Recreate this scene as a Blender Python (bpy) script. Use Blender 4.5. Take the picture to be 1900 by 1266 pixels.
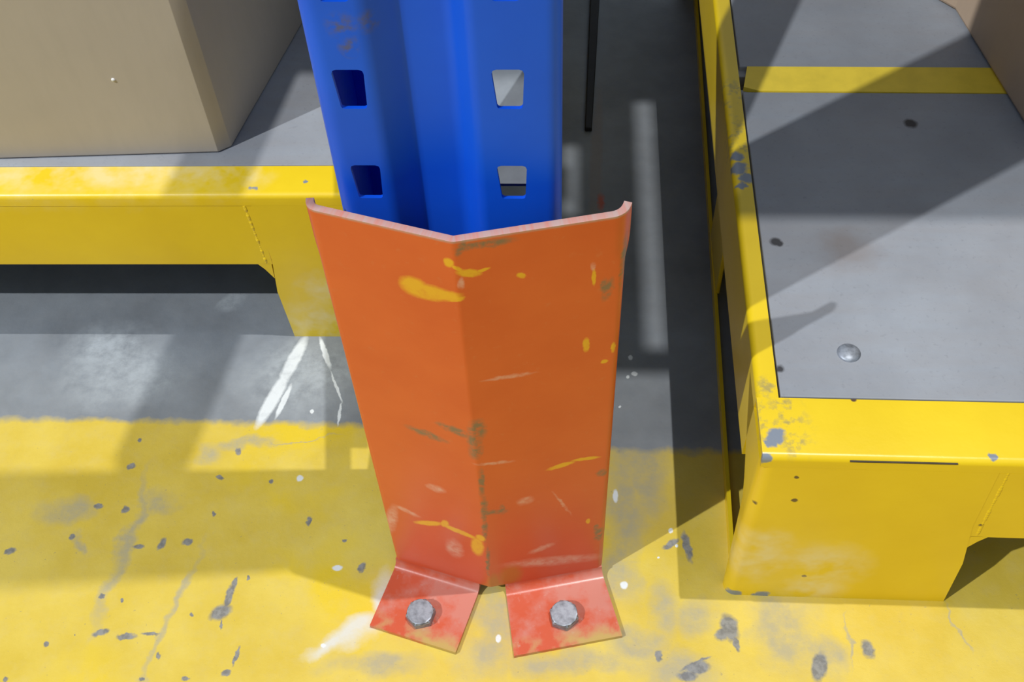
import bpy, bmesh, math, random
from mathutils import Vector, Matrix
random.seed(4)
scene = bpy.context.scene
for o in list(bpy.data.objects):
    bpy.data.objects.remove(o)

# ------------------------------------------------------------------ camera
CAM_POS = (0.0, 0.0, 0.80)
cam_data = bpy.data.cameras.new('camera')
cam_data.sensor_width = 36.0
cam_data.lens = 2014.0 / 1900.0 * 36.0
cam_data.clip_start = 0.02
cam = bpy.data.objects.new('camera', cam_data)
scene.collection.objects.link(cam)
R = Matrix(((0.998742, -0.011624, 0.048769),
            (0.039003, 0.791338, -0.610133),
            (-0.031500, 0.611268, 0.790796)))
cam.matrix_world = Matrix.Translation(CAM_POS) @ R.to_4x4()
scene.camera = cam

# ------------------------------------------------------------------ light
world = bpy.data.worlds.new('hall_ambient')
scene.world = world
world.use_nodes = True
wt, wl = world.node_tree.nodes, world.node_tree.links
bg = wt['Background']
bg.inputs['Color'].default_value = (0.80, 0.91, 1.0, 1)
# bright ceiling overhead, dim walls and racking towards the horizon
wd = wt.new('ShaderNodeTexCoord')
ws = wt.new('ShaderNodeSeparateXYZ')
wm = wt.new('ShaderNodeMapRange')
wm.inputs['From Min'].default_value = 0.05
wm.inputs['From Max'].default_value = 0.65
wm.inputs['To Min'].default_value = 0.06
wm.inputs['To Max'].default_value = 0.50
wl.new(wd.outputs['Generated'], ws.inputs[0])
wl.new(ws.outputs['Z'], wm.inputs['Value'])
wl.new(wm.outputs['Result'], bg.inputs['Strength'])

def lamp(name, loc, target, power, size, color):
    d = bpy.data.lights.new(name, 'AREA')
    d.shape = 'DISK'
    d.size = size
    d.energy = power
    d.color = color
    o = bpy.data.objects.new(name, d)
    o.location = loc
    o.rotation_euler = (Vector(target) - Vector(loc)).to_track_quat('-Z', 'Y').to_euler()
    scene.collection.objects.link(o)
    return o

AIM = (-0.05, 0.5, 0.0)
# high bay lamps of the hall: one overhead to the right, one to the front left
lamp('high_bay_lamp_overhead', (1.28, 0.52, 7.0), AIM, 250, 0.06, (1.0, 0.985, 0.96))
lamp('high_bay_lamp_front', (-5.1, -3.0, 7.0), AIM, 590, 0.10, (0.95, 0.98, 1.0))

scene.view_settings.view_transform = 'Standard'
scene.view_settings.look = 'None'
scene.view_settings.gamma = 1.0
scene.view_settings.exposure = 0.0
try:
    scene.view_settings.use_curve_mapping = False
except Exception:
    pass

# ------------------------------------------------------------------ where the marks are (metres on the floor, on the guard face, in space)
FLOOR_DARK = [(-0.2686, 0.3436, 0.517, 0.0087, 0.006), (-0.2643, 0.3579, -1.677, 0.0112, 0.003), (-0.2626, 0.3675, -1.713, 0.0062, 0.0015), (-0.2657, 0.3335, -1.368, 0.0041, 0.0009), (-0.4545, 0.3923, 0.331, 0.0049, 0.0028), (-0.4003, 0.3141, -1.272, 0.0026, 0.002), (-0.3597, 0.3247, 0.254, 0.0067, 0.0027), (-0.3385, 0.3221, 0.026, 0.0074, 0.0024), (-0.3205, 0.3248, 0.026, 0.0067, 0.0015), (-0.2493, 0.3091, -1.718, 0.0076, 0.0013), (-0.254, 0.2953, 0.502, 0.0039, 0.0022), (-0.3487, 0.3992, 0.023, 0.0049, 0.0028), (-0.3298, 0.4017, -1.756, 0.0056, 0.0028), (-0.3092, 0.4042, 0.023, 0.0045, 0.0033), (-0.3745, 0.4752, 0.02, 0.0039, 0.0027), (-0.3923, 0.4358, 0.022, 0.0038, 0.0026), (-0.3683, 0.4327, 0.022, 0.0034, 0.003), (-0.2495, 0.4626, -1.396, 0.0024, 0.0021), (-0.1614, 0.3852, -2.047, 0.0048, 0.0023), (-0.367, 0.3544, 0.025, 0.0025, 0.0019), (-0.3499, 0.352, -1.313, 0.0018, 0.0016), (-0.2109, 0.426, -1.657, 0.0044, 0.0019), (-0.1785, 0.4082, 0.023, 0.0018, 0.0016), (-0.2524, 0.3732, -1.383, 0.0018, 0.0013), (-0.2834, 0.4922, -1.378, 0.0037, 0.0027), (-0.2938, 0.4661, -0.347, 0.0034, 0.002), (-0.3733, 0.5021, 0.019, 0.002, 0.0019), (-0.4068, 0.4061, -1.286, 0.003, 0.0025), (-0.2922, 0.4305, -1.364, 0.0026, 0.0017), (-0.4229, 0.2855, 0.027, 0.0024, 0.0021), (-0.3176, 0.2884, 0.027, 0.0024, 0.0017), (-0.2852, 0.2901, 0.027, 0.0031, 0.0017), (-0.3092, 0.307, -1.334, 0.0029, 0.0017), (-0.2915, 0.3416, -1.352, 0.0013, 0.0012), (-0.3802, 0.3214, -1.287, 0.0008, 0.0007), (0.1289, 0.3413, -1.335, 0.011, 0.0064), (0.1229, 0.3357, 0.655, 0.0055, 0.0048), (0.1329, 0.3284, -1.314, 0.0057, 0.0021), (0.2313, 0.3268, -1.384, 0.0072, 0.0047), (0.1027, 0.3087, 0.204, 0.009, 0.0049), (0.0942, 0.3023, 0.027, 0.0072, 0.0033), (0.0736, 0.3171, -1.614, 0.0042, 0.0024), (0.1005, 0.4091, -1.389, 0.013, 0.0031), (0.0877, 0.4113, 0.572, 0.0074, 0.0023), (0.1009, 0.312, 0.459, 0.0127, 0.0016), (0.1931, 0.312, -1.863, 0.0111, 0.0054)]
FLOOR_WORN = [(-0.3612, 0.3949, -1.651, 0.0604, 0.0044), (-0.3061, 0.339, -1.771, 0.0525, 0.0027), (-0.3988, 0.398, 2.221, 0.0101, 0.0034), (-0.2775, 0.4981, 0.144, 0.0272, 0.0052), (-0.2329, 0.5036, 0.098, 0.0294, 0.0009), (-0.3438, 0.4347, 0.022, 0.0115, 0.0106), (-0.3093, 0.4883, 0.02, 0.0118, 0.0113), (-0.4179, 0.4309, 0.022, 0.0192, 0.0127), (0.0594, 0.4868, -1.6, 0.0366, 0.0206), (0.0513, 0.435, -1.595, 0.0436, 0.0142), (0.0458, 0.3865, -1.592, 0.023, 0.0128), (0.1742, 0.3381, -1.686, 0.0319, 0.0223), (0.1661, 0.3576, -1.679, 0.0177, 0.0123), (-0.0512, 0.3432, -1.523, 0.026, 0.0168), (-0.056, 0.3149, 0.027, 0.0206, 0.0168), (0.0076, 0.3082, 0.027, 0.0447, 0.0083), (0.0568, 0.3243, 0.026, 0.0184, 0.0127), (0.099, 0.3471, 0.025, 0.0166, 0.0131), (-0.1394, 0.3022, 0.027, 0.0328, 0.0083), (0.068, 0.4711, -1.606, 0.0308, 0.0136), (0.2187, 0.3296, -1.67, 0.02, 0.0012), (0.3025, 0.3468, -1.467, 0.0161, 0.0013), (0.1976, 0.3154, -1.705, 0.0167, 0.0139), (0.0845, 0.3082, 0.027, 0.0282, 0.0124), (0.0765, 0.3554, -1.615, 0.022, 0.0125)]
FLOOR_WHITE = [(-0.2514, 0.5906, -1.828, 0.0283, 0.006), (-0.2627, 0.5483, -1.86, 0.0304, 0.0059), (-0.2526, 0.5455, -1.786, 0.0179, 0.0026), (-0.2229, 0.6007, -1.177, 0.0181, 0.0025), (-0.207, 0.5626, -1.155, 0.0177, 0.0012), (-0.2, 0.5331, -1.56, 0.0115, 0.0012), (-0.2248, 0.4662, -1.412, 0.0032, 0.0028), (-0.1813, 0.384, 0.024, 0.0039, 0.0024), (-0.225, 0.5349, -1.419, 0.0023, 0.0019), (0.0602, 0.5995, -1.598, 0.0031, 0.002), (0.0631, 0.5812, 0.016, 0.0029, 0.0024), (0.0437, 0.4545, -1.59, 0.0061, 0.0022), (0.0489, 0.3746, -1.595, 0.0032, 0.003), (-0.0484, 0.3276, -1.524, 0.003, 0.0021), (0.0883, 0.4234, -1.621, 0.0025, 0.0022), (-0.2535, 0.5921, -1.407, 0.0019, 0.0015), (0.0572, 0.5775, -1.597, 0.0018, 0.0015), (0.0924, 0.4099, -1.624, 0.0014, 0.0013), (0.0771, 0.3991, -1.614, 0.0009, 0.0009), (-0.1832, 0.3189, 0.026, 0.0021, 0.0017), (0.0492, 0.545, -1.592, 0.0012, 0.001)]
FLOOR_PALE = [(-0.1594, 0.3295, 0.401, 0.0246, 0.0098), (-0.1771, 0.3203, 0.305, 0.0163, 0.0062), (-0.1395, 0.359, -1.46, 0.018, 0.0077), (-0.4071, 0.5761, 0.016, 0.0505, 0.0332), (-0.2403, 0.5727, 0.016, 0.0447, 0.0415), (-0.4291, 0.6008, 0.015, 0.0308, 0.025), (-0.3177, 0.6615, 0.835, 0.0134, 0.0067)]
FLOOR_RED = [(0.0353, 0.7996, -1.582, 0.0108, 0.0033)]
FLOOR_BROWN = [(0.0308, 0.8599, -1.603, 0.117, 0.0063)]
GUARD_YEL = [(-0.0251, 0.3646, 0.042, 0.0078, 0.0075), (-0.017, 0.3626, 0.147, 0.013, 0.0059), (-0.0078, 0.3631, 0.292, 0.0097, 0.0038), (-0.0018, 0.3621, 0.339, 0.0053, 0.0021), (-0.0033, 0.3909, -1.654, 0.0034, 0.0026), (0.001, 0.3869, -0.801, 0.0037, 0.0014), (0.0068, 0.3822, -0.305, 0.0063, 0.0028), (0.0142, 0.3829, 0.269, 0.0034, 0.0012), (0.0338, 0.3741, -0.668, 0.0027, 0.0018), (0.0729, 0.3632, -1.542, 0.0062, 0.0012), (0.0701, 0.3051, -1.548, 0.0062, 0.0019), (0.0863, 0.2983, -1.527, 0.0047, 0.0013), (0.0813, 0.286, 0.32, 0.0022, 0.0017), (0.0924, 0.2655, -1.522, 0.0074, 0.0023), (0.0559, 0.1765, 0.248, 0.0094, 0.0024), (0.0728, 0.1798, -0.08, 0.0092, 0.0019), (-0.0436, 0.0922, 0.46, 0.0123, 0.0032), (-0.0201, 0.093, -0.259, 0.0147, 0.0032), (-0.0306, 0.0988, -1.887, 0.0055, 0.0028), (0.0763, 0.0921, -1.546, 0.0038, 0.0014), (-0.0067, 0.0774, -1.631, 0.0139, 0.0048), (-0.0034, 0.0924, -1.629, 0.0047, 0.0035)]
GUARD_BRN = [(0.0027, 0.2357, -1.628, 0.0105, 0.0052), (0.0002, 0.2148, -1.63, 0.011, 0.0043), (-0.0006, 0.2244, -1.634, 0.0075, 0.0034), (0.0019, 0.173, -1.625, 0.0162, 0.002), (0.0017, 0.1365, -1.623, 0.0146, 0.0023), (0.0005, 0.1067, -1.623, 0.0155, 0.0021), (0.0083, 0.1297, -0.072, 0.0087, 0.003), (0.0142, 0.1315, -1.61, 0.0059, 0.002), (-0.0159, 0.2315, -0.325, 0.0078, 0.0032), (-0.0327, 0.2172, -0.199, 0.0121, 0.0036), (0.081, 0.3516, -1.783, 0.0075, 0.0026), (0.0785, 0.3553, -1.535, 0.0054, 0.0018), (0.0841, 0.1578, -1.536, 0.0039, 0.0032), (0.0848, 0.0674, -1.539, 0.0081, 0.0029), (0.0829, 0.0795, -1.54, 0.0046, 0.0022), (0.0855, 0.0698, -1.538, 0.0078, 0.0033), (0.089, 0.3702, -1.617, 0.0171, 0.0018), (0.0002, 0.0544, -1.621, 0.0208, 0.0016), (-0.012, 0.2305, -0.238, 0.0088, 0.0041), (0.004, 0.4019, -1.898, 0.0051, 0.0023), (0.0162, 0.4019, 0.005, 0.0135, 0.0024), (0.0945, 0.1528, -1.525, 0.0302, 0.0015)]
GUARD_YB = [(0.0166, 0.0266, -1.604, 0.0153, 0.0085), (0.0045, 0.0094, 0.188, 0.0098, 0.0094), (0.0032, 0.0174, -1.616, 0.0148, 0.0049)]
GUARD_LITE = [(-0.0257, 0.0627, -1.649, 0.0122, 0.0059), (-0.0747, 0.0803, -1.778, 0.0206, 0.0038), (-0.0327, 0.1483, 0.03, 0.0059, 0.0043), (0.0414, 0.0622, 0.435, 0.0087, 0.0033), (0.0569, 0.1251, -1.22, 0.0156, 0.0009), (0.0309, 0.1379, 0.252, 0.0049, 0.0047), (0.0246, 0.2867, -0.027, 0.0128, 0.0016), (0.0021, 0.3749, -1.64, 0.0038, 0.0014), (0.0723, 0.3719, -1.542, 0.003, 0.0012), (0.0509, 0.0379, -0.201, 0.0332, 0.0063), (0.0113, 0.1943, -0.146, 0.011, 0.0015), (-0.0598, 0.1012, -0.357, 0.0091, 0.0029)]
PALLET_CHIP = [(0.1364, 0.3844, 0.2045, 0.006), (0.1328, 0.3794, 0.2045, 0.004), (0.1242, 0.3685, 0.2023, 0.005), (0.1284, 0.3685, 0.2018, 0.004), (0.1553, 0.3685, 0.002, 0.006), (0.1506, 0.3685, -0.0002, 0.004), (0.1336, 0.3685, 0.0019, 0.006), (0.227, 0.3685, -0.003, 0.003), (0.1341, 0.6333, 0.2045, 0.007), (0.1386, 0.6225, 0.2045, 0.006), (0.1345, 0.6468, 0.2045, 0.005), (0.1345, 0.6135, 0.2045, 0.004), (-0.2479, 0.62, 0.1916, 0.003), (-0.2543, 0.628, 0.1855, 0.003), (-0.2135, 0.6358, 0.1855, 0.002), (-0.4362, 0.62, 0.1811, 0.002), (0.2708, 0.3724, 0.2045, 0.003)]
PALLET_SCUFF = [(0.1457, 0.4055, 0.2045, 0.01), (0.1477, 0.3929, 0.2045, 0.012), (0.149, 0.3805, 0.2045, 0.01), (0.1339, 0.3926, 0.2045, 0.01), (0.137, 0.4226, 0.2045, 0.008), (0.1317, 0.4052, 0.2045, 0.007), (0.1378, 0.6657, 0.2045, 0.02), (0.1394, 0.7186, 0.2045, 0.02)]
PALLET_RUST = [(0.1292, 0.3685, 0.1432, 0.003), (0.1555, 0.3685, 0.1508, 0.0022), (0.1516, 0.3685, 0.1811, 0.0018), (0.1286, 0.3685, 0.1372, 0.002), (0.1823, 0.3685, 0.0369, 0.002), (0.287, 0.3685, 0.1229, 0.002), (0.1902, 0.4139, 0.2045, 0.002)]
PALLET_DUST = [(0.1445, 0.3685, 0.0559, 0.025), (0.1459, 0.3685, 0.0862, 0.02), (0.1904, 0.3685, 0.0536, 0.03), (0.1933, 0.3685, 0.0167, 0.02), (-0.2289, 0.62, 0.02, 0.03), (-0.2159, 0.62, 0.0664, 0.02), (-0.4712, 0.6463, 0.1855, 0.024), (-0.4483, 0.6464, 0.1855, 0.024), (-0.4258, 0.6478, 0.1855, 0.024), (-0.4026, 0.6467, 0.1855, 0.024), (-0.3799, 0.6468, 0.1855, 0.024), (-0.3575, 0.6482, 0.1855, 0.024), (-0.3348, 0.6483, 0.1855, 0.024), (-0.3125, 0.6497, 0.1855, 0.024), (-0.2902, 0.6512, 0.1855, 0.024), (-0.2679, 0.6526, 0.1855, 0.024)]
DECK_STAIN = [(0.2071, 0.5494, 0.2045, 0.018)]
DECK_CHIP = [(0.1449, 0.4392, 0.2045, 0.003), (0.2768, 0.6868, 0.2045, 0.005), (0.155, 0.5554, 0.2045, 0.004), (0.1575, 0.5533, 0.2045, 0.003)]
POST_SCUFF = [(-0.1, 0.4, 0.508, 0.006), (-0.0985, 0.4, 0.498, 0.004), (-0.0985, 0.4, 0.494, 0.003), (-0.088, 0.4, 0.509, 0.005)]

# ------------------------------------------------------------------ node helpers
def blob_group():
    g = bpy.data.node_groups.new('soft_patch', 'ShaderNodeTree')
    I = g.interface
    I.new_socket('Vector', in_out='INPUT', socket_type='NodeSocketVector')
    I.new_socket('Centre', in_out='INPUT', socket_type='NodeSocketVector')
    I.new_socket('Turn', in_out='INPUT', socket_type='NodeSocketFloat')
    I.new_socket('Scale', in_out='INPUT', socket_type='NodeSocketVector')
    I.new_socket('Soft', in_out='INPUT', socket_type='NodeSocketFloat')
    I.new_socket('Mask', in_out='OUTPUT', socket_type='NodeSocketFloat')
    n, l = g.nodes, g.links
    gi, go = n.new('NodeGroupInput'), n.new('NodeGroupOutput')
    s = n.new('ShaderNodeVectorMath'); s.operation = 'SUBTRACT'
    l.new(gi.outputs['Vector'], s.inputs[0]); l.new(gi.outputs['Centre'], s.inputs[1])
    neg = n.new('ShaderNodeMath'); neg.operation = 'MULTIPLY'; neg.inputs[1].default_value = -1
    l.new(gi.outputs['Turn'], neg.inputs[0])
    r = n.new('ShaderNodeVectorRotate'); r.rotation_type = 'Z_AXIS'
    l.new(s.outputs[0], r.inputs['Vector']); l.new(neg.outputs[0], r.inputs['Angle'])
    d = n.new('ShaderNodeVectorMath'); d.operation = 'DIVIDE'
    l.new(r.outputs[0], d.inputs[0]); l.new(gi.outputs['Scale'], d.inputs[1])
    ln = n.new('ShaderNodeVectorMath'); ln.operation = 'LENGTH'
    l.new(d.outputs[0], ln.inputs[0])
    a = n.new('ShaderNodeMath'); a.operation = 'SUBTRACT'; a.inputs[0].default_value = 1.0
    l.new(ln.outputs['Value'], a.inputs[1])
    b = n.new('ShaderNodeMath'); b.operation = 'DIVIDE'
    l.new(a.outputs[0], b.inputs[0]); l.new(gi.outputs['Soft'], b.inputs[1])
    c = n.new('ShaderNodeMath'); c.operation = 'ADD'; c.inputs[1].default_value = 0.5; c.use_clamp = True
    l.new(b.outputs[0], c.inputs[0]); l.new(c.outputs[0], go.inputs['Mask'])
    return g
BLOB = blob_group()

class Mat:
    """a small builder round one node material"""
    def __init__(self, name, rough=0.5, spec=0.5, metal=0.0, coat=0.0, coat_rough=0.2):
        self.m = bpy.data.materials.new(name)
        self.m.use_nodes = True
        self.t = self.m.node_tree
        self.n, self.l = self.t.nodes, self.t.links
        self.b = self.n['Principled BSDF']
        self.b.inputs['Roughness'].default_value = rough
        self.b.inputs['Specular IOR Level'].default_value = spec
        self.b.inputs['Metallic'].default_value = metal
        self.b.inputs['Coat Weight'].default_value = coat
        self.b.inputs['Coat Roughness'].default_value = coat_rough
    def pos(self):
        return self.n.new('ShaderNodeNewGeometry').outputs['Position']
    def obj(self):
        return self.n.new('ShaderNodeTexCoord').outputs['Object']
    def uv(self):
        return self.n.new('ShaderNodeTexCoord').outputs['UV']
    def noise(self, vec, scale, detail=4, rough=0.55, dist=0.0, out='Fac', stretch=None):
        if stretch:
            mp = self.n.new('ShaderNodeMapping'); mp.inputs['Scale'].default_value = stretch
            self.l.new(vec, mp.inputs['Vector']); vec = mp.outputs[0]
        x = self.n.new('ShaderNodeTexNoise')
        x.inputs['Scale'].default_value = scale
        x.inputs['Detail'].default_value = detail
        x.inputs['Roughness'].default_value = rough
        x.inputs['Distortion'].default_value = dist
        self.l.new(vec, x.inputs['Vector'])
        return x.outputs[out]
    def ramp(self, v, lo, hi, a=0.0, b=1.0):
        x = self.n.new('ShaderNodeMapRange')
        x.inputs['From Min'].default_value = lo; x.inputs['From Max'].default_value = hi
        x.inputs['To Min'].default_value = a; x.inputs['To Max'].default_value = b
        self.l.new(v, x.inputs['Value'])
        return x.outputs['Result']
    def math(self, op, a, b=None, clamp=False):
        x = self.n.new('ShaderNodeMath'); x.operation = op; x.use_clamp = clamp
        for i, v in enumerate((a, b)):
            if v is None: continue
            if isinstance(v, (int, float)): x.inputs[i].default_value = v
            else: self.l.new(v, x.inputs[i])
        return x.outputs[0]
    def mix(self, f, a, b):
        x = self.n.new('ShaderNodeMix'); x.data_type = 'RGBA'
        for s, v in ((x.inputs[0], f), (x.inputs[6], a), (x.inputs[7], b)):
            if isinstance(v, (int, float)): s.default_value = v
            elif isinstance(v, tuple): s.default_value = (*v, 1)
            else: self.l.new(v, s)
        return x.outputs[2]
    def sep(self, v):
        x = self.n.new('ShaderNodeSeparateXYZ'); self.l.new(v, x.inputs[0]); return x.outputs
    def warp(self, vec, amp, scale, detail=3):
        """vec + amp * (noise - 0.5)"""
        c = self.noise(vec, scale, detail, out='Color')
        s = self.n.new('ShaderNodeVectorMath'); s.operation = 'SUBTRACT'; s.inputs[1].default_value = (0.5, 0.5, 0.5)
        self.l.new(c, s.inputs[0])
        k = self.n.new('ShaderNodeVectorMath'); k.operation = 'SCALE'; k.inputs['Scale'].default_value = amp
        self.l.new(s.outputs[0], k.inputs[0])
        a = self.n.new('ShaderNodeVectorMath'); a.operation = 'ADD'
        self.l.new(vec, a.inputs[0]); self.l.new(k.outputs[0], a.inputs[1])
        return a.outputs[0]
    def flat(self, vec):
        m = self.n.new('ShaderNodeVectorMath'); m.operation = 'MULTIPLY'; m.inputs[1].default_value = (1, 1, 0)
        self.l.new(vec, m.inputs[0]); return m.outputs[0]
    def blobs(self, vec, table, soft=0.4):
        out = None
        for e in table:
            g = self.n.new('ShaderNodeGroup'); g.node_tree = BLOB
            self.l.new(vec, g.inputs['Vector'])
            if len(e) == 4:                       # a ball: x, y, z, radius
                g.inputs['Centre'].default_value = e[:3]
                g.inputs['Scale'].default_value = (e[3],) * 3
            else:                                 # an ellipse: x, y, turn, rx, ry
                g.inputs['Centre'].default_value = (e[0], e[1], 0)
                g.inputs['Turn'].default_value = e[2]
                g.inputs['Scale'].default_value = (e[3], e[4], 1)
            g.inputs['Soft'].default_value = soft
            out = g.outputs[0] if out is None else self.math('MAXIMUM', out, g.outputs[0])
        return out
    def color(self, c):
        if isinstance(c, tuple): self.b.inputs['Base Color'].default_value = (*c, 1)
        else: self.l.new(c, self.b.inputs['Base Color'])
        return self
    def rough(self, v): self.l.new(v, self.b.inputs['Roughness']); return self
    def bump(self, h, strength=0.2, dist=0.001):
        x = self.n.new('ShaderNodeBump'); x.inputs['Strength'].default_value = strength; x.inputs['Distance'].default_value = dist
        self.l.new(h, x.inputs['Height']); self.l.new(x.outputs[0], self.b.inputs['Normal']); return self

# ------------------------------------------------------------------ materials
YEL_ = (0.80, 0.54, 0.018)
def floor_material():
    M = Mat('painted_concrete', rough=0.5, spec=0.35)
    P = M.flat(M.pos())
    fine = M.warp(P, 0.006, 160, 4)
    wide = M.warp(P, 0.05, 22, 5)
    # bare concrete
    n1 = M.noise(P, 9, 6, 0.6); n2 = M.noise(P, 60, 6, 0.7); n3 = M.noise(P, 190, 3, 0.6)
    grey = M.mix(M.ramp(n1, 0.32, 0.68), (0.165, 0.182, 0.202), (0.285, 0.315, 0.350))
    grey = M.mix(M.ramp(n2, 0.3, 0.75, 0, 0.45), grey, (0.24, 0.25, 0.26))
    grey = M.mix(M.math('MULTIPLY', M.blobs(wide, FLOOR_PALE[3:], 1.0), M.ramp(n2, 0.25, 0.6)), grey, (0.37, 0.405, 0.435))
    # yellow aisle paint
    yel = M.mix(M.ramp(n1, 0.38, 0.62), (0.62, 0.45, 0.050), (0.70, 0.535, 0.095))
    yel = M.mix(M.ramp(M.noise(P, 7, 3, 0.5), 0.56, 0.64, 0, 0.8), yel, (0.74, 0.53, 0.014))
    yel = M.mix(M.ramp(n2, 0.48, 0.8, 0, 0.30), yel, (0.56, 0.46, 0.20))
    worn = M.math('MULTIPLY', M.blobs(wide, FLOOR_WORN, 1.0), M.ramp(n2, 0.25, 0.6, 0.25, 0.85))
    yel = M.mix(worn, yel, (0.40, 0.36, 0.24))
    speck = M.ramp(M.noise(P, 330, 2, 0.5), 0.70, 0.76)
    yel = M.mix(M.math('MULTIPLY', speck, 0.5), yel, (0.30, 0.25, 0.14))
    # edge of the paint
    y = M.sep(M.warp(P, 0.016, 60, 5))[1]
    x = M.sep(P)[0]
    edge = M.ramp(x, -0.2, 0.05, 0.5225, 0.500)
    paint = M.math('SUBTRACT', edge, y)
    softn = M.ramp(paint, -0.0035, 0.0045)
    col = M.mix(softn, grey, yel)
    pale = M.math('MULTIPLY', M.blobs(wide, FLOOR_PALE[:3], 1.2), 0.8)
    col = M.mix(pale, col, (0.66, 0.68, 0.68))
    col = M.mix(M.math('MULTIPLY', M.blobs(fine, FLOOR_BROWN, 0.5), 0.35), col, (0.30, 0.22, 0.16))
    col = M.mix(M.math('MULTIPLY', M.blobs(fine, FLOOR_RED, 0.9), 0.8), col, (0.55, 0.10, 0.04))
    dark = M.blobs(fine, FLOOR_DARK, 0.45)
    col = M.mix(M.math('MULTIPLY', dark, 0.9), col, M.mix(M.ramp(n3, 0.4, 0.6), (0.14, 0.15, 0.175), (0.23, 0.24, 0.26)))
    col = M.mix(M.math('MULTIPLY', M.blobs(M.warp(P, 0.003, 160, 4), FLOOR_WHITE, 0.4), M.ramp(n2, 0.2, 0.5, 0.5, 0.95)), col, (0.74, 0.78, 0.80))
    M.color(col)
    M.rough(M.ramp(n2, 0.3, 0.7, 0.42, 0.62))
    M.bump(M.math('ADD', n2, M.math('MULTIPLY', n3, 0.4)), 0.25, 0.0015)
    return M.m

def yellow_material():
    M = Mat('yellow_steel_paint', rough=0.34, spec=0.5, coat=0.15, coat_rough=0.25)
    P = M.pos()
    W = M.warp(P, 0.010, 130, 4)
    n1 = M.noise(P, 14, 4); n2 = M.noise(P, 240, 3, 0.6)
    c = M.mix(M.ramp(n1, 0.3, 0.7), (0.76, 0.525, 0.010), (0.82, 0.585, 0.014))
    c = M.mix(M.math('MULTIPLY', M.blobs(W, PALLET_SCUFF, 1.0), M.ramp(M.noise(P, 130, 4, 0.6), 0.50, 0.66, 0, 0.6)), c, (0.20, 0.19, 0.13))
    c = M.mix(M.blobs(W, PALLET_CHIP, 0.4), c, (0.21, 0.24, 0.29))
    c = M.mix(M.blobs(M.warp(P, 0.004, 130, 3), PALLET_RUST, 0.4), c, (0.10, 0.055, 0.03))
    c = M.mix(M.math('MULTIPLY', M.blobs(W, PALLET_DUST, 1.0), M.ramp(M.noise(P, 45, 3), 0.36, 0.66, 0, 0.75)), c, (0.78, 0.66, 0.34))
    M.color(c)
    M.bump(M.math('ADD', M.noise(P, 55, 3), M.math('MULTIPLY', n2, 0.25)), 0.10, 0.002)
    return M.m

def guard_material():
    M = Mat('orange_red_steel_paint', rough=0.38, spec=0.5, coat=0.12, coat_rough=0.28)
    U = M.uv()
    W = M.warp(U, 0.0045, 170, 4); S = M.warp(U, 0.0022, 300, 3)
    n1 = M.noise(U, 16, 4); n2 = M.noise(U, 140, 4, 0.65)
    c = M.mix(M.ramp(n1, 0.3, 0.7), (0.62, 0.086, 0.022), (0.68, 0.112, 0.029))
    v = M.sep(U)[1]
    c = M.mix(M.math('MULTIPLY', M.ramp(v, 0.20, 0.02), 0.55), c, (0.62, 0.085, 0.038))
    c = M.mix(M.math('MULTIPLY', M.ramp(n2, 0.60, 0.72), 0.22), c, (0.62, 0.20, 0.10))
    c = M.mix(M.math('MULTIPLY', M.blobs(W, GUARD_LITE, 0.9), M.ramp(n2, 0.3, 0.6, 0.15, 0.7)), c, (0.72, 0.42, 0.36))
    c = M.mix(M.math('MULTIPLY', M.blobs(W, GUARD_YB, 0.7), 0.6), c, (0.45, 0.20, 0.02))
    c = M.mix(M.math('MULTIPLY', M.blobs(W, GUARD_BRN, 0.8), M.ramp(n2, 0.36, 0.56, 0.1, 0.95)), c, (0.20, 0.135, 0.095))
    c = M.mix(M.math('MULTIPLY', M.blobs(S, GUARD_YEL, 0.5), M.ramp(n2, 0.2, 0.5, 0.55, 0.95)), c, (0.78, 0.42, 0.02))
    e = M.ramp(v, 0.4050, 0.4066)
    c = M.mix(M.math('MULTIPLY', e, M.ramp(n2, 0.35, 0.6, 0.45, 0.95)), c, (0.46, 0.33, 0.30))
    M.color(c)
    M.bump(M.math('ADD', n1, M.math('MULTIPLY', n2, 0.15)), 0.18, 0.0015)
    return M.m

def foot_material():
    M = Mat('scuffed_red_foot_paint', rough=0.30, spec=0.6)
    P = M.obj()
    n1 = M.noise(P, 45, 5, 0.6); n2 = M.noise(P, 150, 4, 0.65)
    z = M.sep(P)
    c = M.mix(M.ramp(n1, 0.40, 0.60), (0.58, 0.095, 0.040), (0.57, 0.20, 0.15))
    c = M.mix(M.ramp(n2, 0.62, 0.74, 0, 0.5), c, (0.55, 0.42, 0.38))
    # worn towards the front edge (local -y) and bare on its cut edge
    w = M.math('MULTIPLY', M.ramp(z[1], -0.040, -0.052), M.ramp(n1, 0.42, 0.58))
    c = M.mix(w, c, (0.50, 0.34, 0.10))
    M.color(c)
    M.bump(n1, 0.15, 0.001)
    return M.m

def blue_material():
    M = Mat('blue_powder_coat', rough=0.45, spec=0.30)
    P = M.obj()
    n1 = M.noise(P, 14, 4); n2 = M.noise(P, 260, 3)
    c = M.mix(M.ramp(n1, 0.3, 0.7), (0.003, 0.098, 0.82), (0.004, 0.115, 0.90))
    W = M.warp(P, 0.004, 160, 4)
    c = M.mix(M.math('MULTIPLY', M.blobs(W, POST_SCUFF, 1.0), M.ramp(M.noise(P, 180, 4), 0.42, 0.62, 0, 0.7)), c, (0.12, 0.11, 0.08))
    M.color(c)
    M.bump(n2, 0.06, 0.0006)
    return M.m

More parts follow.
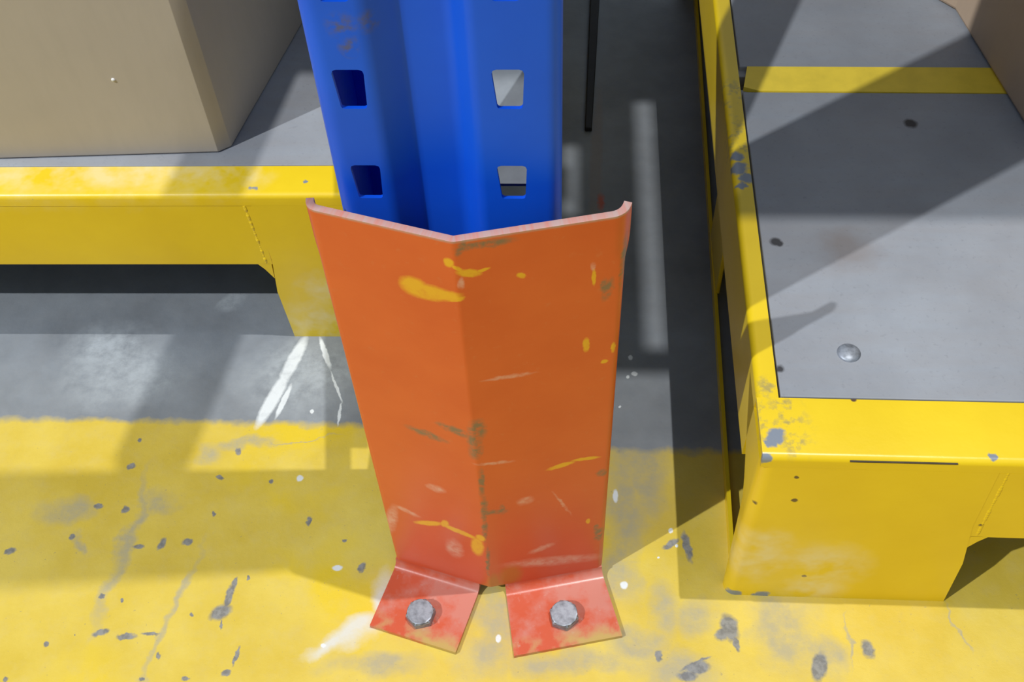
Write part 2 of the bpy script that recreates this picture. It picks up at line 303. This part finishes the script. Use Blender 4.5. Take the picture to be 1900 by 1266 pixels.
def deck_material(name, a, b, warm):
    M = Mat(name, rough=0.48, spec=0.35)
    P = M.pos()
    n1 = M.noise(P, 7, 5, 0.6); n2 = M.noise(P, 60, 5, 0.6, stretch=(0.25, 1.6, 1)); n3 = M.noise(P, 300, 3)
    c = M.mix(M.ramp(n1, 0.3, 0.7), a, b)
    c = M.mix(M.ramp(n2, 0.35, 0.75, 0, 0.30), c, warm)
    c = M.mix(M.math('MULTIPLY', M.blobs(M.warp(P, 0.03, 40, 4), DECK_STAIN, 0.9), 0.40), c, (0.20, 0.15, 0.12))
    c = M.mix(M.blobs(M.warp(P, 0.004, 120, 3), DECK_CHIP, 0.6), c, (0.045, 0.045, 0.05))
    c = M.mix(M.ramp(n3, 0.6, 0.75, 0, 0.18), c, (0.10, 0.10, 0.11))
    M.color(c)
    M.bump(n3, 0.12, 0.001)
    return M.m

def card_material(name, a, b):
    M = Mat(name, rough=0.85, spec=0.15)
    P = M.obj()
    n1 = M.noise(P, 8, 4); n2 = M.noise(P, 120, 4, 0.6, stretch=(1, 1, 0.2))
    c = M.mix(M.ramp(n1, 0.3, 0.7), a, b)
    c = M.mix(M.ramp(n2, 0.45, 0.8, 0, 0.12), c, tuple(v * 0.72 for v in a))
    M.color(c)
    M.bump(n2, 0.08, 0.001)
    return M.m

def plain(name, c, rough=0.5, metal=0.0, spec=0.5, nscale=90, dark=0.6, coat=0):
    M = Mat(name, rough=rough, spec=spec, metal=metal, coat=coat)
    n = M.noise(M.obj(), nscale, 4)
    M.color(M.mix(M.ramp(n, 0.4, 0.75), c, tuple(v * dark for v in c)))
    M.bump(n, 0.08, 0.0006)
    return M.m

m_floor = floor_material()
m_yel = yellow_material()
m_guard = guard_material()
m_foot = foot_material()
m_blue = blue_material()
m_deck = deck_material('grey_deck_board', (0.235, 0.248, 0.275), (0.335, 0.36, 0.40), (0.285, 0.262, 0.255))
m_card = card_material('cardboard', (0.44, 0.392, 0.335), (0.48, 0.428, 0.365))
m_card2 = card_material('brown_cardboard', (0.50, 0.37, 0.26), (0.55, 0.41, 0.29))
m_zinc = plain('galvanised_steel', (0.33, 0.36, 0.41), 0.45, 0.4, 0.5, 200, 0.4)
m_galv = plain('galvanised_sheet', (0.27, 0.295, 0.32), 0.5, 0.0, 0.4, 60, 0.8)
m_black = plain('black_rubber', (0.012, 0.012, 0.014), 0.6)
m_strip = plain('yellow_strip_paint', (0.88, 0.645, 0.055), 0.5, 0, 0.4, 60, 0.88)
m_white = plain('white_plastic', (0.85, 0.85, 0.83), 0.4)
m_seam = plain('dark_seam', (0.06, 0.045, 0.03), 0.7)

# ------------------------------------------------------------------ mesh helpers
COL = scene.collection
def mesh(name, bm, mat, parent=None, sharp=35, loc=None):
    me = bpy.data.meshes.new(name)
    bmesh.ops.recalc_face_normals(bm, faces=bm.faces)
    bm.to_mesh(me); bm.free()
    me.materials.append(mat)
    me.shade_smooth()
    me.set_sharp_from_angle(angle=math.radians(sharp))
    o = bpy.data.objects.new(name, me)
    COL.objects.link(o)
    if parent: o.parent = parent
    if loc: o.location = loc
    return o

def empty(name, loc, rz=0.0):
    o = bpy.data.objects.new(name, None)
    o.location = loc; o.rotation_euler = (0, 0, rz); o.empty_display_size = 0.05
    COL.objects.link(o)
    return o

def tag(o, label, cat, group=None):
    o['label'] = label; o['category'] = cat
    if group: o['group'] = group
    return o

def structure(o):
    o['kind'] = 'structure'; return o

def bevel(o, w=0.0015, seg=2, angle=40):
    m = o.modifiers.new('edge_round', 'BEVEL')
    m.width = w; m.segments = seg; m.limit_method = 'ANGLE'; m.angle_limit = math.radians(angle)
    return o

def fillet(pts, radii, n=5):
    """round the corners of an open 2-D polyline"""
    out = []
    for i, p in enumerate(pts):
        r = radii[i]
        if i in (0, len(pts) - 1) or r <= 0:
            out.append(Vector(p)); continue
        p = Vector(p); a = (Vector(pts[i - 1]) - p); b = (Vector(pts[i + 1]) - p)
        la, lb = a.length, b.length
        a.normalize(); b.normalize()
        ang = math.acos(max(-1, min(1, a.dot(b))))
        d = min(r / math.tan(ang / 2), la * (0.94 if i == 1 else 0.48), lb * (0.94 if i == len(pts) - 2 else 0.48))
        rr = d * math.tan(ang / 2)
        bis = (a + b).normalized(); c = p + bis * (rr / math.sin(ang / 2))
        s = p + a * d - c; e = p + b * d - c
        a0 = math.atan2(s.y, s.x); a1 = math.atan2(e.y, e.x)
        da = (a1 - a0 + math.pi) % (2 * math.pi) - math.pi
        for k in range(n + 1):
            t = a0 + da * k / n
            out.append(c + Vector((math.cos(t), math.sin(t))) * rr)
    return out

def thicken(path, t):
    """closed outline of a sheet: the path and its offset to the left by t"""
    off = []
    N = len(path)
    for i in range(N):
        d1 = (path[i] - path[i - 1]).normalized() if i else None
        d2 = (path[i + 1] - path[i]).normalized() if i < N - 1 else None
        if d1 is None: d1 = d2
        if d2 is None: d2 = d1
        n1 = Vector((-d1.y, d1.x)); n2 = Vector((-d2.y, d2.x))
        m = (n1 + n2).normalized()
        off.append(path[i] + m * (t / max(0.3, m.dot(n1))))
    return off

def sheet(bm, path, t, place, lo, hi, cuts=()):
    """extrude a thick open profile; place(u, v, w) maps profile (u, v) and extrusion w to space"""
    off = thicken(path, t)
    rings = []
    levels = [lo, *cuts, hi]
    for w in levels:
        rings.append(([bm.verts.new(place(p.x, p.y, w)) for p in path], [bm.verts.new(place(p.x, p.y, w)) for p in off]))
    N = len(path)
    for k in range(len(levels) - 1):
        (a, b), (c, d) = rings[k], rings[k + 1]
        for i in range(N - 1):
            bm.faces.new((a[i], a[i + 1], c[i + 1], c[i]))
            bm.faces.new((b[i + 1], b[i], d[i], d[i + 1]))
        bm.faces.new((a[0], c[0], d[0], b[0]))
        bm.faces.new((a[-1], b[-1], d[-1], c[-1]))
    for (a, b) in (rings[0], rings[-1]):
        for i in range(N - 1):
            bm.faces.new((a[i], b[i], b[i + 1], a[i + 1]))

def box(bm, x0, x1, y0, y1, z0, z1):
    v = [bm.verts.new((x, y, z)) for z in (z0, z1) for x, y in ((x0, y0), (x1, y0), (x1, y1), (x0, y1))]
    for f in ((3, 2, 1, 0), (4, 5, 6, 7), (0, 1, 5, 4), (1, 2, 6, 5), (2, 3, 7, 6), (3, 0, 4, 7)):
        bm.faces.new([v[i] for i in f])

def plate(bm, outline, place, t0, t1):
    """a flat plate: closed 2-D outline, thickness from t0 to t1 along the third axis"""
    a = [bm.verts.new(place(p[0], p[1], t0)) for p in outline]
    b = [bm.verts.new(place(p[0], p[1], t1)) for p in outline]
    N = len(outline)
    bm.faces.new(a[::-1]); bm.faces.new(b)
    for i in range(N):
        bm.faces.new((a[i], a[(i + 1) % N], b[(i + 1) % N], b[i]))

def round_poly(pts, radii, n=4):
    """round the corners of a closed outline"""
    N = len(pts)
    out = []
    for i in range(N):
        q = fillet([pts[i - 1], pts[i], pts[(i + 1) % N]], [0, radii[i], 0], n)
        out += q[1:-1]
    return out

# ------------------------------------------------------------------ floor
bm = bmesh.new()
box(bm, -4.0, 4.0, -3.0, 5.0, -0.06, 0.0)
floor = structure(mesh('floor', bm, m_floor))

# ------------------------------------------------------------------ blue rack frame
YF = 0.400                                   # front face of the upright
PITCH, Z0 = 0.0594, 0.0269
POST_H = 2.9
def upright(name, parent, y_front, flip=1):
    """open C section with a grooved face; trapezoid slots punched in both lips and round holes left to the sides"""
    prof = [(-0.1200, 0.078), (-0.1200, 0.0), (-0.0905, 0.0), (-0.0755, 0.011), (-0.0535, 0.011), (-0.0440, 0.0), (-0.0030, 0.0), (-0.0030, 0.078)]
    path = fillet(prof, [0, 0.010, 0.011, 0.010, 0.009, 0.008, 0.007, 0], 7)
    path = [Vector((-0.0950, 0.078))] + path + [Vector((-0.0230, 0.078))]
    # the two straight lips are the longest segments lying on v = 0
    lips = [i for i in range(len(path) - 1) if abs(path[i].y) < 1e-5 and abs(path[i + 1].y) < 1e-5 and (path[i + 1] - path[i]).length > 0.012]
    levels = [0.0]
    k = 0
    while Z0 + k * PITCH < POST_H:
        levels.append(Z0 + k * PITCH); k += 1
    bm = bmesh.new()
    Y = lambda v: y_front + flip * v
    rows = [[bm.verts.new((p.x, Y(p.y), z)) for p in path] for z in levels]
    slot = {lips[0]: (-0.1093, -0.0940, -0.1076, -0.0952), lips[1]: (-0.0353, -0.0200, -0.0332, -0.0212)}
    for r in range(len(levels) - 1):
        za, zb = levels[r], levels[r + 1]
        for i in range(len(path) - 1):
            a, b, c, d = rows[r][i], rows[r][i + 1], rows[r + 1][i + 1], rows[r + 1][i]
            if i in slot and r > 0:
                xl, xr, bl, br = slot[i]
                zt, zl = (za + zb) / 2 + 0.0118, (za + zb) / 2 - 0.0112
                hole = round_poly([(bl, zl), (br, zl), (xr, zt), (xl, zt)], [0.0016, 0.0016, 0.0022, 0.0022], 2)
                hv = [bm.verts.new((p.x, Y(0), p.y)) for p in hole]
                n = 3
                groups = [hv[j * n:(j + 1) * n] for j in range(4)]
                corners = [a, b, c, d]
                for j in range(4):
                    g = groups[j]; nx = groups[(j + 1) % 4]
                    for q in range(n - 1):
                        bm.faces.new((corners[j], g[q + 1], g[q]))
                    bm.faces.new((corners[j], corners[(j + 1) % 4], nx[0], g[-1]))
            else:
                bm.faces.new((a, b, c, d))
    o = mesh(name, bm, m_blue, parent, 30)
    s = o.modifiers.new('gauge', 'SOLIDIFY'); s.thickness = 0.0022; s.offset = -1.0 if flip > 0 else 1.0
    e = o.modifiers.new('crisp_edges', 'EDGE_SPLIT'); e.split_angle = math.radians(32)
    return o

rack = tag(empty('rack_frame', (0, 0, 0)), 'blue slotted steel rack upright rising out of the orange post guard', 'rack')
upright('upright', rack, YF)
upright('upright', rack, 1.45, -1)
def brace(x, ya, za, yb, zb, w=0.05, wx=0.040, mat=None):
    bm = bmesh.new()
    A, B = Vector((x, ya, za)), Vector((x, yb, zb))
    d = (B - A).normalized(); n = Vector((0, -d.z, d.y))
    path = fillet([(wx, -w / 2), (0.0, -w / 2), (0.0, w / 2), (wx, w / 2)], [0, 0.004, 0.004, 0], 3)
    L = (B - A).length
    sheet(bm, path, 0.002, lambda u, v, q: A + d * q + n * v + Vector((u - wx / 2, 0, 0)), 0, L)
    return mesh('brace', bm, mat or m_blue, rack, 30)
brace(-0.0615, 0.480, 1.27, 1.36, 0.74, 0.055)
brace(-0.0950, 0.483, 0.434, 1.36, 1.064, 0.054, 0.020)
brace(-0.0600, 0.478, 0.265, 1.36, 0.265, 0.140, 0.075, m_galv)['label'] = 'grey galvanised brace, added to shade the floor gap'  # added low brace, made deep to shade the gap floor and back the slots

# ------------------------------------------------------------------ orange post guard
RID = Vector((-0.0562, 0.3645))
LD = Vector((-0.0748, 0.0220)).normalized()      # along the left arm, away from the ridge
RD = Vector((0.0877, 0.0195)).normalized()
LW, RW, GH, GT, GZ = 0.0797, 0.0893, 0.4070, 0.0042, 0.0124
guard = tag(empty('post_guard', (RID.x, RID.y, 0)), 'orange-red V-shaped steel post guard bolted to the floor, with scratches and yellow paint smears', 'post guard')
base = Vector((RID.x, RID.y, 0))
def turn(v, a):
    return Vector((v.x * math.cos(a) - v.y * math.sin(a), v.x * math.sin(a) + v.y * math.cos(a)))
def guard_mesh():
    bm = bmesh.new()
    uvl = bm.loops.layers.uv.new('uv')
    Lc, Rc = RID + LD * LW, RID + RD * RW
    place = lambda u, v, w: Vector((u, v, w)) - base
    def profile(k):
        # k = 0: short return edges; k = 1: the lugs that stand back from the upper corners
        bl, br = turn(LD, -math.radians(74 - 6 * k)), turn(RD, math.radians(74 - 14 * k))
        lc, rc = Lc + LD * 0.0006 * k, Rc - RD * 0.0006 * k
        p = fillet([tuple(lc + bl * (0.0055 + 0.0020 * k)), tuple(lc), tuple(RID), tuple(rc), tuple(rc + br * (0.0055 + 0.0038 * k))],
                   [0, 0.005 + 0.003 * k, 0.006, 0.005 + 0.007 * k, 0], 6)
        return p + thicken(p, GT)[::-1]
    zs = [(GZ, 0), (0.1, 0), (0.2, 0), (0.3, 0), (0.366, 0), (0.371, 0.15), (0.377, 0.8), (0.384, 1), (GH, 1)]
    rings = []
    for z, k in zs:
        rings.append([bm.verts.new(place(p.x, p.y, z)) for p in profile(k)])
    n = len(rings[0]); m = n // 2
    for A, B in zip(rings, rings[1:]):
        for i in range(n):
            bm.faces.new((A[i], A[(i + 1) % n], B[(i + 1) % n], B[i]))
    for A in (rings[0], rings[-1]):
        for i in range(m - 1):
            bm.faces.new((A[i], A[i + 1], A[n - 2 - i], A[n - 1 - i]))
    for f in bm.faces:
        cen = f.calc_center_median()
        s = 1 if cen.x > 0 else -1
        d = RD if s > 0 else LD
        for lp in f.loops:
            p = lp.vert.co
            lp[uvl].uv = (s * Vector((p.x, p.y)).dot(d), p.z)
    return bm
gp = mesh('guard_plate', guard_mesh(), m_guard, guard, 40)
wt = gp.data.attributes.new('bevel_weight_edge', 'FLOAT', 'EDGE')
for e in gp.data.edges:
    za, zb = (gp.data.vertices[i].co.z for i in e.vertices)
    wt.data[e.index].value = 1.0 if min(za, zb) > GH - 1e-4 else 0.0
mod = gp.modifiers.new('edge_round', 'BEVEL')
mod.width = 0.0012; mod.segments = 2; mod.limit_method = 'WEIGHT'

def foot(d, s, u0, u1, flare):
    """foot plate with its bend; local x runs along the arm, local -y outwards"""
    o_dir = Vector((-d.y, d.x)) * (1 if s < 0 else -1)   # outward normal in plan
    if o_dir.y > 0: o_dir = -o_dir
    bm = bmesh.new()
    r = 0.0068
    prof = [Vector((0.0, GZ)), Vector((0.0, (GZ + GT + r) / 2 + 0.0001))]
    for k in range(1, 8):
        a = math.pi / 2 * k / 7
        prof.append(Vector((r - r * math.cos(a), GT + r - r * math.sin(a))))
    prof.append(Vector((0.024, GT)))
    prof.append(Vector((0.055, GT)))
    L = u1 - u0
    def place(q, z, w):
        f = (w / L - 0.5) * 2
        return Vector((w - L / 2 + flare * q * f, -q, z))
    off = [p + Vector((-GT, 0)) if i < 2 else p for i, p in enumerate(prof)]
    off = thicken(prof, -GT)
    rings = []
    for w in (0.0, 0.004, L * 0.5, L - 0.004, L):
        rings.append([bm.verts.new(place(p.x, p.y, w)) for p in prof] + [bm.verts.new(place(p.x, max(p.y, 0.0), w)) for p in off[::-1]])
    n = len(rings[0])
    for A, B in zip(rings, rings[1:]):
        for i in range(n):
            bm.faces.new((A[i], A[(i + 1) % n], B[(i + 1) % n], B[i]))
    m = len(prof)
    for A in (rings[0], rings[-1]):
        for i in range(m - 1):
            bm.faces.new((A[i], A[i + 1], A[n - 2 - i], A[n - 1 - i]))
    o = mesh('foot_plate', bm, m_foot, guard, 40)
    c = d * ((u0 + u1) / 2)
    xax = d if s > 0 else -d
    o.location = (c.x, c.y, 0)
    o.rotation_euler = (0, 0, math.atan2(xax.y, xax.x))
    return o
def bolt(x, y, z, rz, name='anchor_bolt', r=0.0118):
    bm = bmesh.new()
    hexo = [(r * math.cos(math.pi / 3 * k), r * math.sin(math.pi / 3 * k)) for k in range(6)]
    plate(bm, [(p[0], p[1]) for p in hexo], lambda u, v, w: Vector((u, v, w)), 0.0012, 0.0085)
    bmesh.ops.scale(bm, vec=(0.84, 0.84, 1), verts=[v for v in bm.verts if v.co.z > 0.005])
    for v in bm.verts:
        if v.co.z > 0.005: v.co.z = 0.0088
    ring = [bm.verts.new((r * math.cos(math.pi / 3 * k), r * math.sin(math.pi / 3 * k), 0.0072)) for k in range(6)]
    # rebuild with a chamfered crown
    bm.clear()
    a = [bm.verts.new((p[0], p[1], 0.0)) for p in hexo]
    b = [bm.verts.new((p[0], p[1], 0.0066)) for p in hexo]
    N = 24
    c = [bm.verts.new((r * 0.82 * math.cos(2 * math.pi * k / N), r * 0.82 * math.sin(2 * math.pi * k / N), 0.0082)) for k in range(N)]
    bm.faces.new(a[::-1]); bm.faces.new(c)
    for i in range(6):
        bm.faces.new((a[i], a[(i + 1) % 6], b[(i + 1) % 6], b[i]))
        seg = [c[(i * 4 + q) % N] for q in range(5)]
        bm.faces.new([b[i], b[(i + 1) % 6]] + seg[::-1])
    o = bevel(mesh(name, bm, m_zinc, guard, 25), 0.0006, 2, 25)
    o.location = (x - base.x, y - base.y, z)
    o.rotation_euler = (0.03, -0.04, rz)
    o['label'] = 'grey galvanised hex bolt head'
    return o
foot(LD, -1, 0.0090, 0.0800, 0.0)
foot(RD, 1, 0.0120, 0.0895, 0.06)
bolt(-0.1090, 0.3432, GT, 0.25)
bolt(0.0018, 0.3448, GT, 0.75)

# ------------------------------------------------------------------ yellow steel pallets with grey decks
def pallet(name, loc, rz, W, D, h, beam, side_beam, fl, fs, left_leg, right_leg, label, strip=None, gap_y=None):
    """origin: front left corner on the floor; x along the front, y into the depth. left_leg / right_leg: width at top, width at foot"""
    root = tag(empty(name, loc, rz), label, 'pallet', None)
    T = 0.004
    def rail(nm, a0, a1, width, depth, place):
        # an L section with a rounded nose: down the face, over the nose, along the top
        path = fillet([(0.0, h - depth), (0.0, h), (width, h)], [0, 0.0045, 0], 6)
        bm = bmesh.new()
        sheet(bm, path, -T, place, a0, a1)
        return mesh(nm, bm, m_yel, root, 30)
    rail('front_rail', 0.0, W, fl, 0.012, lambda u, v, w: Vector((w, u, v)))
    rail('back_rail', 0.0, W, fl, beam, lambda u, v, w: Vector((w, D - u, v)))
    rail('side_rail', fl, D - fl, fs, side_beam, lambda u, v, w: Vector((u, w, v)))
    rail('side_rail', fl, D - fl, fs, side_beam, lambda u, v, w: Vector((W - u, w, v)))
    # front beam face under the nose of the rail
    bm = bmesh.new()
    box(bm, left_leg[0] - 0.01, W - right_leg[0] + 0.01, 0.0003, 0.0003 + T, h - beam, h - 0.0121)
    bevel(mesh('front_beam', bm, m_yel, root), 0.001)
    # weld beads where the beam meets the legs
    for x, dx in ((left_leg[0], left_leg[1] - left_leg[0]), (W - right_leg[0], right_leg[0] - right_leg[1])):
        bm = bmesh.new()
        n = 26
        for k in range(n):
            z = h - 0.014 - (beam - 0.018) * k / (n - 1)
            f = (h - z) / h
            c = Vector((x + dx * f, 0.0008, z))
            bmesh.ops.create_icosphere(bm, subdivisions=1, radius=0.0013 + 0.0008 * random.random(), matrix=Matrix.Translation(c) @ Matrix.Diagonal((1.0, 0.6, 1.9, 1)))
        mesh('weld_bead', bm, m_yel, root, 80)
    # bent corner legs, front pair then back pair
    for fx in (0, 1):
        for fy in (0, 1):
            lt, lb = left_leg if fx == 0 else right_leg
            X = (lambda u: u) if fx == 0 else (lambda u: W - u)
            Y = (lambda v: v) if fy == 0 else (lambda v: D - v)
            bm = bmesh.new()
            r = 0.009
            zt = h - 0.0121
            def wid(z):                      # width of the front wing at height z
                f = (h - z) / h
                return lt + (lb - lt) * f
            def wing(z):                     # depth of the side wing
                k = max(0.0, min(1.0, (z - 0.0) / 0.125))
                return 0.0095 + 0.010 * k + (0.06 * max(0.0, (z - 0.125)) / 0.07)
            zs = [0.0, 0.03, 0.065, h - side_beam - 0.012, h - side_beam, zt]
            rings = []
            for z in zs:
                p = fillet([(0.0, max(wing(z), 0.0098)), (0.0, 0.0), (wid(z) - (0.006 if z > h - beam - 0.001 else 0.0), 0.0)], [0, r, 0], 6)
                q = thicken(p, T)
                rings.append([bm.verts.new((X(v.x), Y(v.y), z)) for v in p] + [bm.verts.new((X(v.x), Y(v.y), z)) for v in q[::-1]])
            n = len(rings[0])
            for A, B in zip(rings, rings[1:]):
                for i in range(n):
                    bm.faces.new((A[i], A[(i + 1) % n], B[(i + 1) % n], B[i]))
            m = n // 2
            for A in (rings[0], rings[-1]):
                for i in range(m - 1):
                    bm.faces.new((A[i], A[i + 1], A[n - 2 - i], A[n - 1 - i]))
            # gusset that rounds the corner between leg and beam
            if fy == 0:
                g0 = wid(h - beam)
                pts = [(g0 - 0.004, h - beam + 0.002), (g0 + 0.008, h - beam + 0.001), (g0 + 0.003, h - beam - 0.006), (g0 - 0.004 + 0.001, h - beam - 0.018)]
                plate(bm, pts, lambda u, v, w: Vector((X(u), w, v)), 0.0003, T)
            mesh('leg', bm, m_yel, root, 30)
    # middle legs on the long sides and the runner bars at the floor
    for X, s in ((0.014, 1), (W - 0.014, -1)):
        for yc in (D * 0.5,) if False else (0.30,):
            bm = bmesh.new()
            box(bm, X - 0.002, X + 0.002, yc, yc + 0.075, 0.010, h - 0.01)
            bevel(mesh('leg', bm, m_yel, root), 0.001)
        bm = bmesh.new()
        xa, xb = X - 0.008 * s, X + 0.004 * s
        v = [(xa, 0.020), (xa + 0.0032 * s, 0.020), (xb + 0.0032 * s, D - 0.02), (xb, D - 0.02)]
        plate(bm, v, lambda a, b, w: Vector((a, b, w)), 0.0, 0.012)
        mesh('runner', bm, m_yel, root)
    # deck boards
    g = 0.0016
    spans = [(fl + g, D - fl - g)]
    if strip: spans = [(fl + g, strip[0]), (strip[0], strip[1]), (strip[1], D - fl - g)]
    for a, b in spans:
        if strip and (a, b) == tuple(strip): continue
        bm = bmesh.new()
        box(bm, fs + g, W - fs - g, a, b, h - 0.016, h - 0.0006)
        box(bm, fs - 0.006, W - fs + 0.006, a - 0.008, b + 0.008, h - 0.015, h - 0.0048)
        bevel(mesh('deck_board', bm, m_deck, root), 0.0008)
    if strip:
        bm = bmesh.new()
        x0 = fs + 0.004
        pts = [(x0 - 0.001, strip[0] + 0.006), (x0 + 0.012, strip[0] + 0.001), (W * 0.3, strip[0]), (W - x0, strip[0] + 0.0005), (W - x0, strip[1]), (x0 + 0.004, strip[1])]
        plate(bm, pts, lambda a, b, w: Vector((a, b, w)), h - 0.016, h - 0.0002)
        o = mesh('cross_strip', bm, m_strip, root); o['label'] = 'yellow painted strip across the deck'
    return root

RP = pallet('steel_pallet', (0.1265, 0.3685, 0), -0.0093, 1.1, 0.80, 0.2045, 0.0996, 0.071, 0.0463, 0.0144, (0.1560, 0.1690), (0.156, 0.169),
            'yellow steel pallet with a grey deck and chipped front corner, right of the orange guard', strip=(0.3575, 0.3905))
def deck_bolt(root, x, y, z):
    bm = bmesh.new()
    bmesh.ops.create_uvsphere(bm, u_segments=24, v_segments=12, radius=0.0080)
    bmesh.ops.delete(bm, geom=[v for v in bm.verts if v.co.z < -0.0005], context='VERTS')
    for v in bm.verts: v.co.z *= 0.34
    o = mesh('deck_bolt', bm, m_zinc, root, 60)
    o.location = (x, y, z); o['label'] = 'domed grey bolt head'
deck_bolt(RP, 0.0656, 0.0850, 0.2039)
bm = bmesh.new()
box(bm, 0.055, 0.122, -0.0004, 0.001, 0.2016, 0.2024)
mesh('weld_gap', bm, m_seam, RP)['label'] = 'thin dark gap under the rim'

LPW = 1.15
a = 0.0116
lx1 = -0.008
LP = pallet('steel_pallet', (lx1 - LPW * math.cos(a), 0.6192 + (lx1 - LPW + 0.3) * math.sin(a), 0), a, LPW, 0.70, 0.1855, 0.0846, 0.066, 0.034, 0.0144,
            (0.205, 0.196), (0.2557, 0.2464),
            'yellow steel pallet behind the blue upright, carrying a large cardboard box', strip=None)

# ------------------------------------------------------------------ cardboard boxes
def carton(name, foot_pts, z0, hgt, mat, label, rounds, group=None):
    c = Vector((sum(p[0] for p in foot_pts) / len(foot_pts), sum(p[1] for p in foot_pts) / len(foot_pts)))
    root = tag(empty(name, (c.x, c.y, z0)), label, 'box', group)
    out = round_poly([(p[0] - c.x, p[1] - c.y) for p in foot_pts], rounds, 3)
    bm = bmesh.new()
    plate(bm, out, lambda u, v, w: Vector((u, v, w)), 0.0, hgt)
    bevel(mesh('carton_body', bm, mat, root, 25), 0.004, 3, 60)
    return root
LB = carton('cardboard_box', [(-0.2918, 0.670), (-0.2818, 0.6773), (-0.195, 1.12), (-0.90, 1.15), (-0.93, 0.640)], 0.1855, 0.62, m_card,
            'large tan cardboard box standing on the pallet behind the blue upright', [0.0015, 0.0015, 0.004, 0.004, 0.004])
RB = carton('cardboard_box', [(0.3284, 0.852), (0.3417, 0.836), (0.3725, 0.640), (1.05, 0.69), (1.0, 1.13), (0.36, 1.12)], 0.2046, 0.55, m_card2,
            'brown cardboard box at the edge of the right pallet, by the yellow strip', [0.004, 0.004, 0.006, 0.004, 0.004, 0.004])
# small white staple dot on the front of the left box
bm = bmesh.new()
bmesh.ops.create_uvsphere(bm, u_segments=12, v_segments=8, radius=0.0016)
o = mesh('white_dot', bm, m_white, LB, 60)
o.location = (0.1647, -0.1844, 0.0784)
o['label'] = 'tiny white dot'

# ------------------------------------------------------------------ black strip lying on the floor behind
bm = bmesh.new()
pts = [(0.0190, 0.9070), (0.0266, 0.9070), (0.0374, 1.147), (0.046, 1.34), (0.037, 1.34), (0.0260, 1.147)]
plate(bm, pts, lambda u, v, w: Vector((u - 0.03, v - 1.0, w)), 0.0, 0.006)
st = bevel(mesh('black_strip', bm, m_black, None, 35, (0.03, 1.0, 0)), 0.001)
tag(st, 'thin black strip lying on the dark floor behind the blue upright', 'strip')

# ------------------------------------------------------------------ unseen shelf added overhead; its edges and slots shape the overhead lamp's shadows
SH = 1.62
SB = 1.34
bm = bmesh.new()
for x0, x1, y0, y1 in ((-1.6, 0.2, 0.720, SB), (0.2, 0.293, 0.567, SB), (0.293, 0.308, 0.567, 0.720), (0.293, 0.308, 0.800, SB),
                       (0.308, 0.354, 0.567, SB), (0.354, 0.372, 0.567, 0.589), (0.354, 0.372, 0.855, SB), (0.372, 1.6, 0.567, SB)):
    box(bm, x0, x1, y0, y1, SH, SH + 0.02)
mesh('added_shade_board', bm, m_deck, rack)
for y in (0.74, SB - 0.05):
    bm = bmesh.new(); box(bm, -1.6, 0.28, y, y + 0.04, SH - 0.10, SH - 0.001); bevel(mesh('added_shelf_beam', bm, m_blue, rack), 0.002)
    bm = bmesh.new(); box(bm, 0.385, 1.6, y, y + 0.04, SH - 0.10, SH - 0.001); bevel(mesh('added_shelf_beam', bm, m_blue, rack), 0.002)
for x in (-1.6, 1.56):
    for y in (0.74, SB - 0.05):
        bm = bmesh.new(); box(bm, x, x + 0.04, y, y + 0.04, 0.0, SH - 0.10); bevel(mesh('added_shelf_leg', bm, m_blue, rack), 0.002)
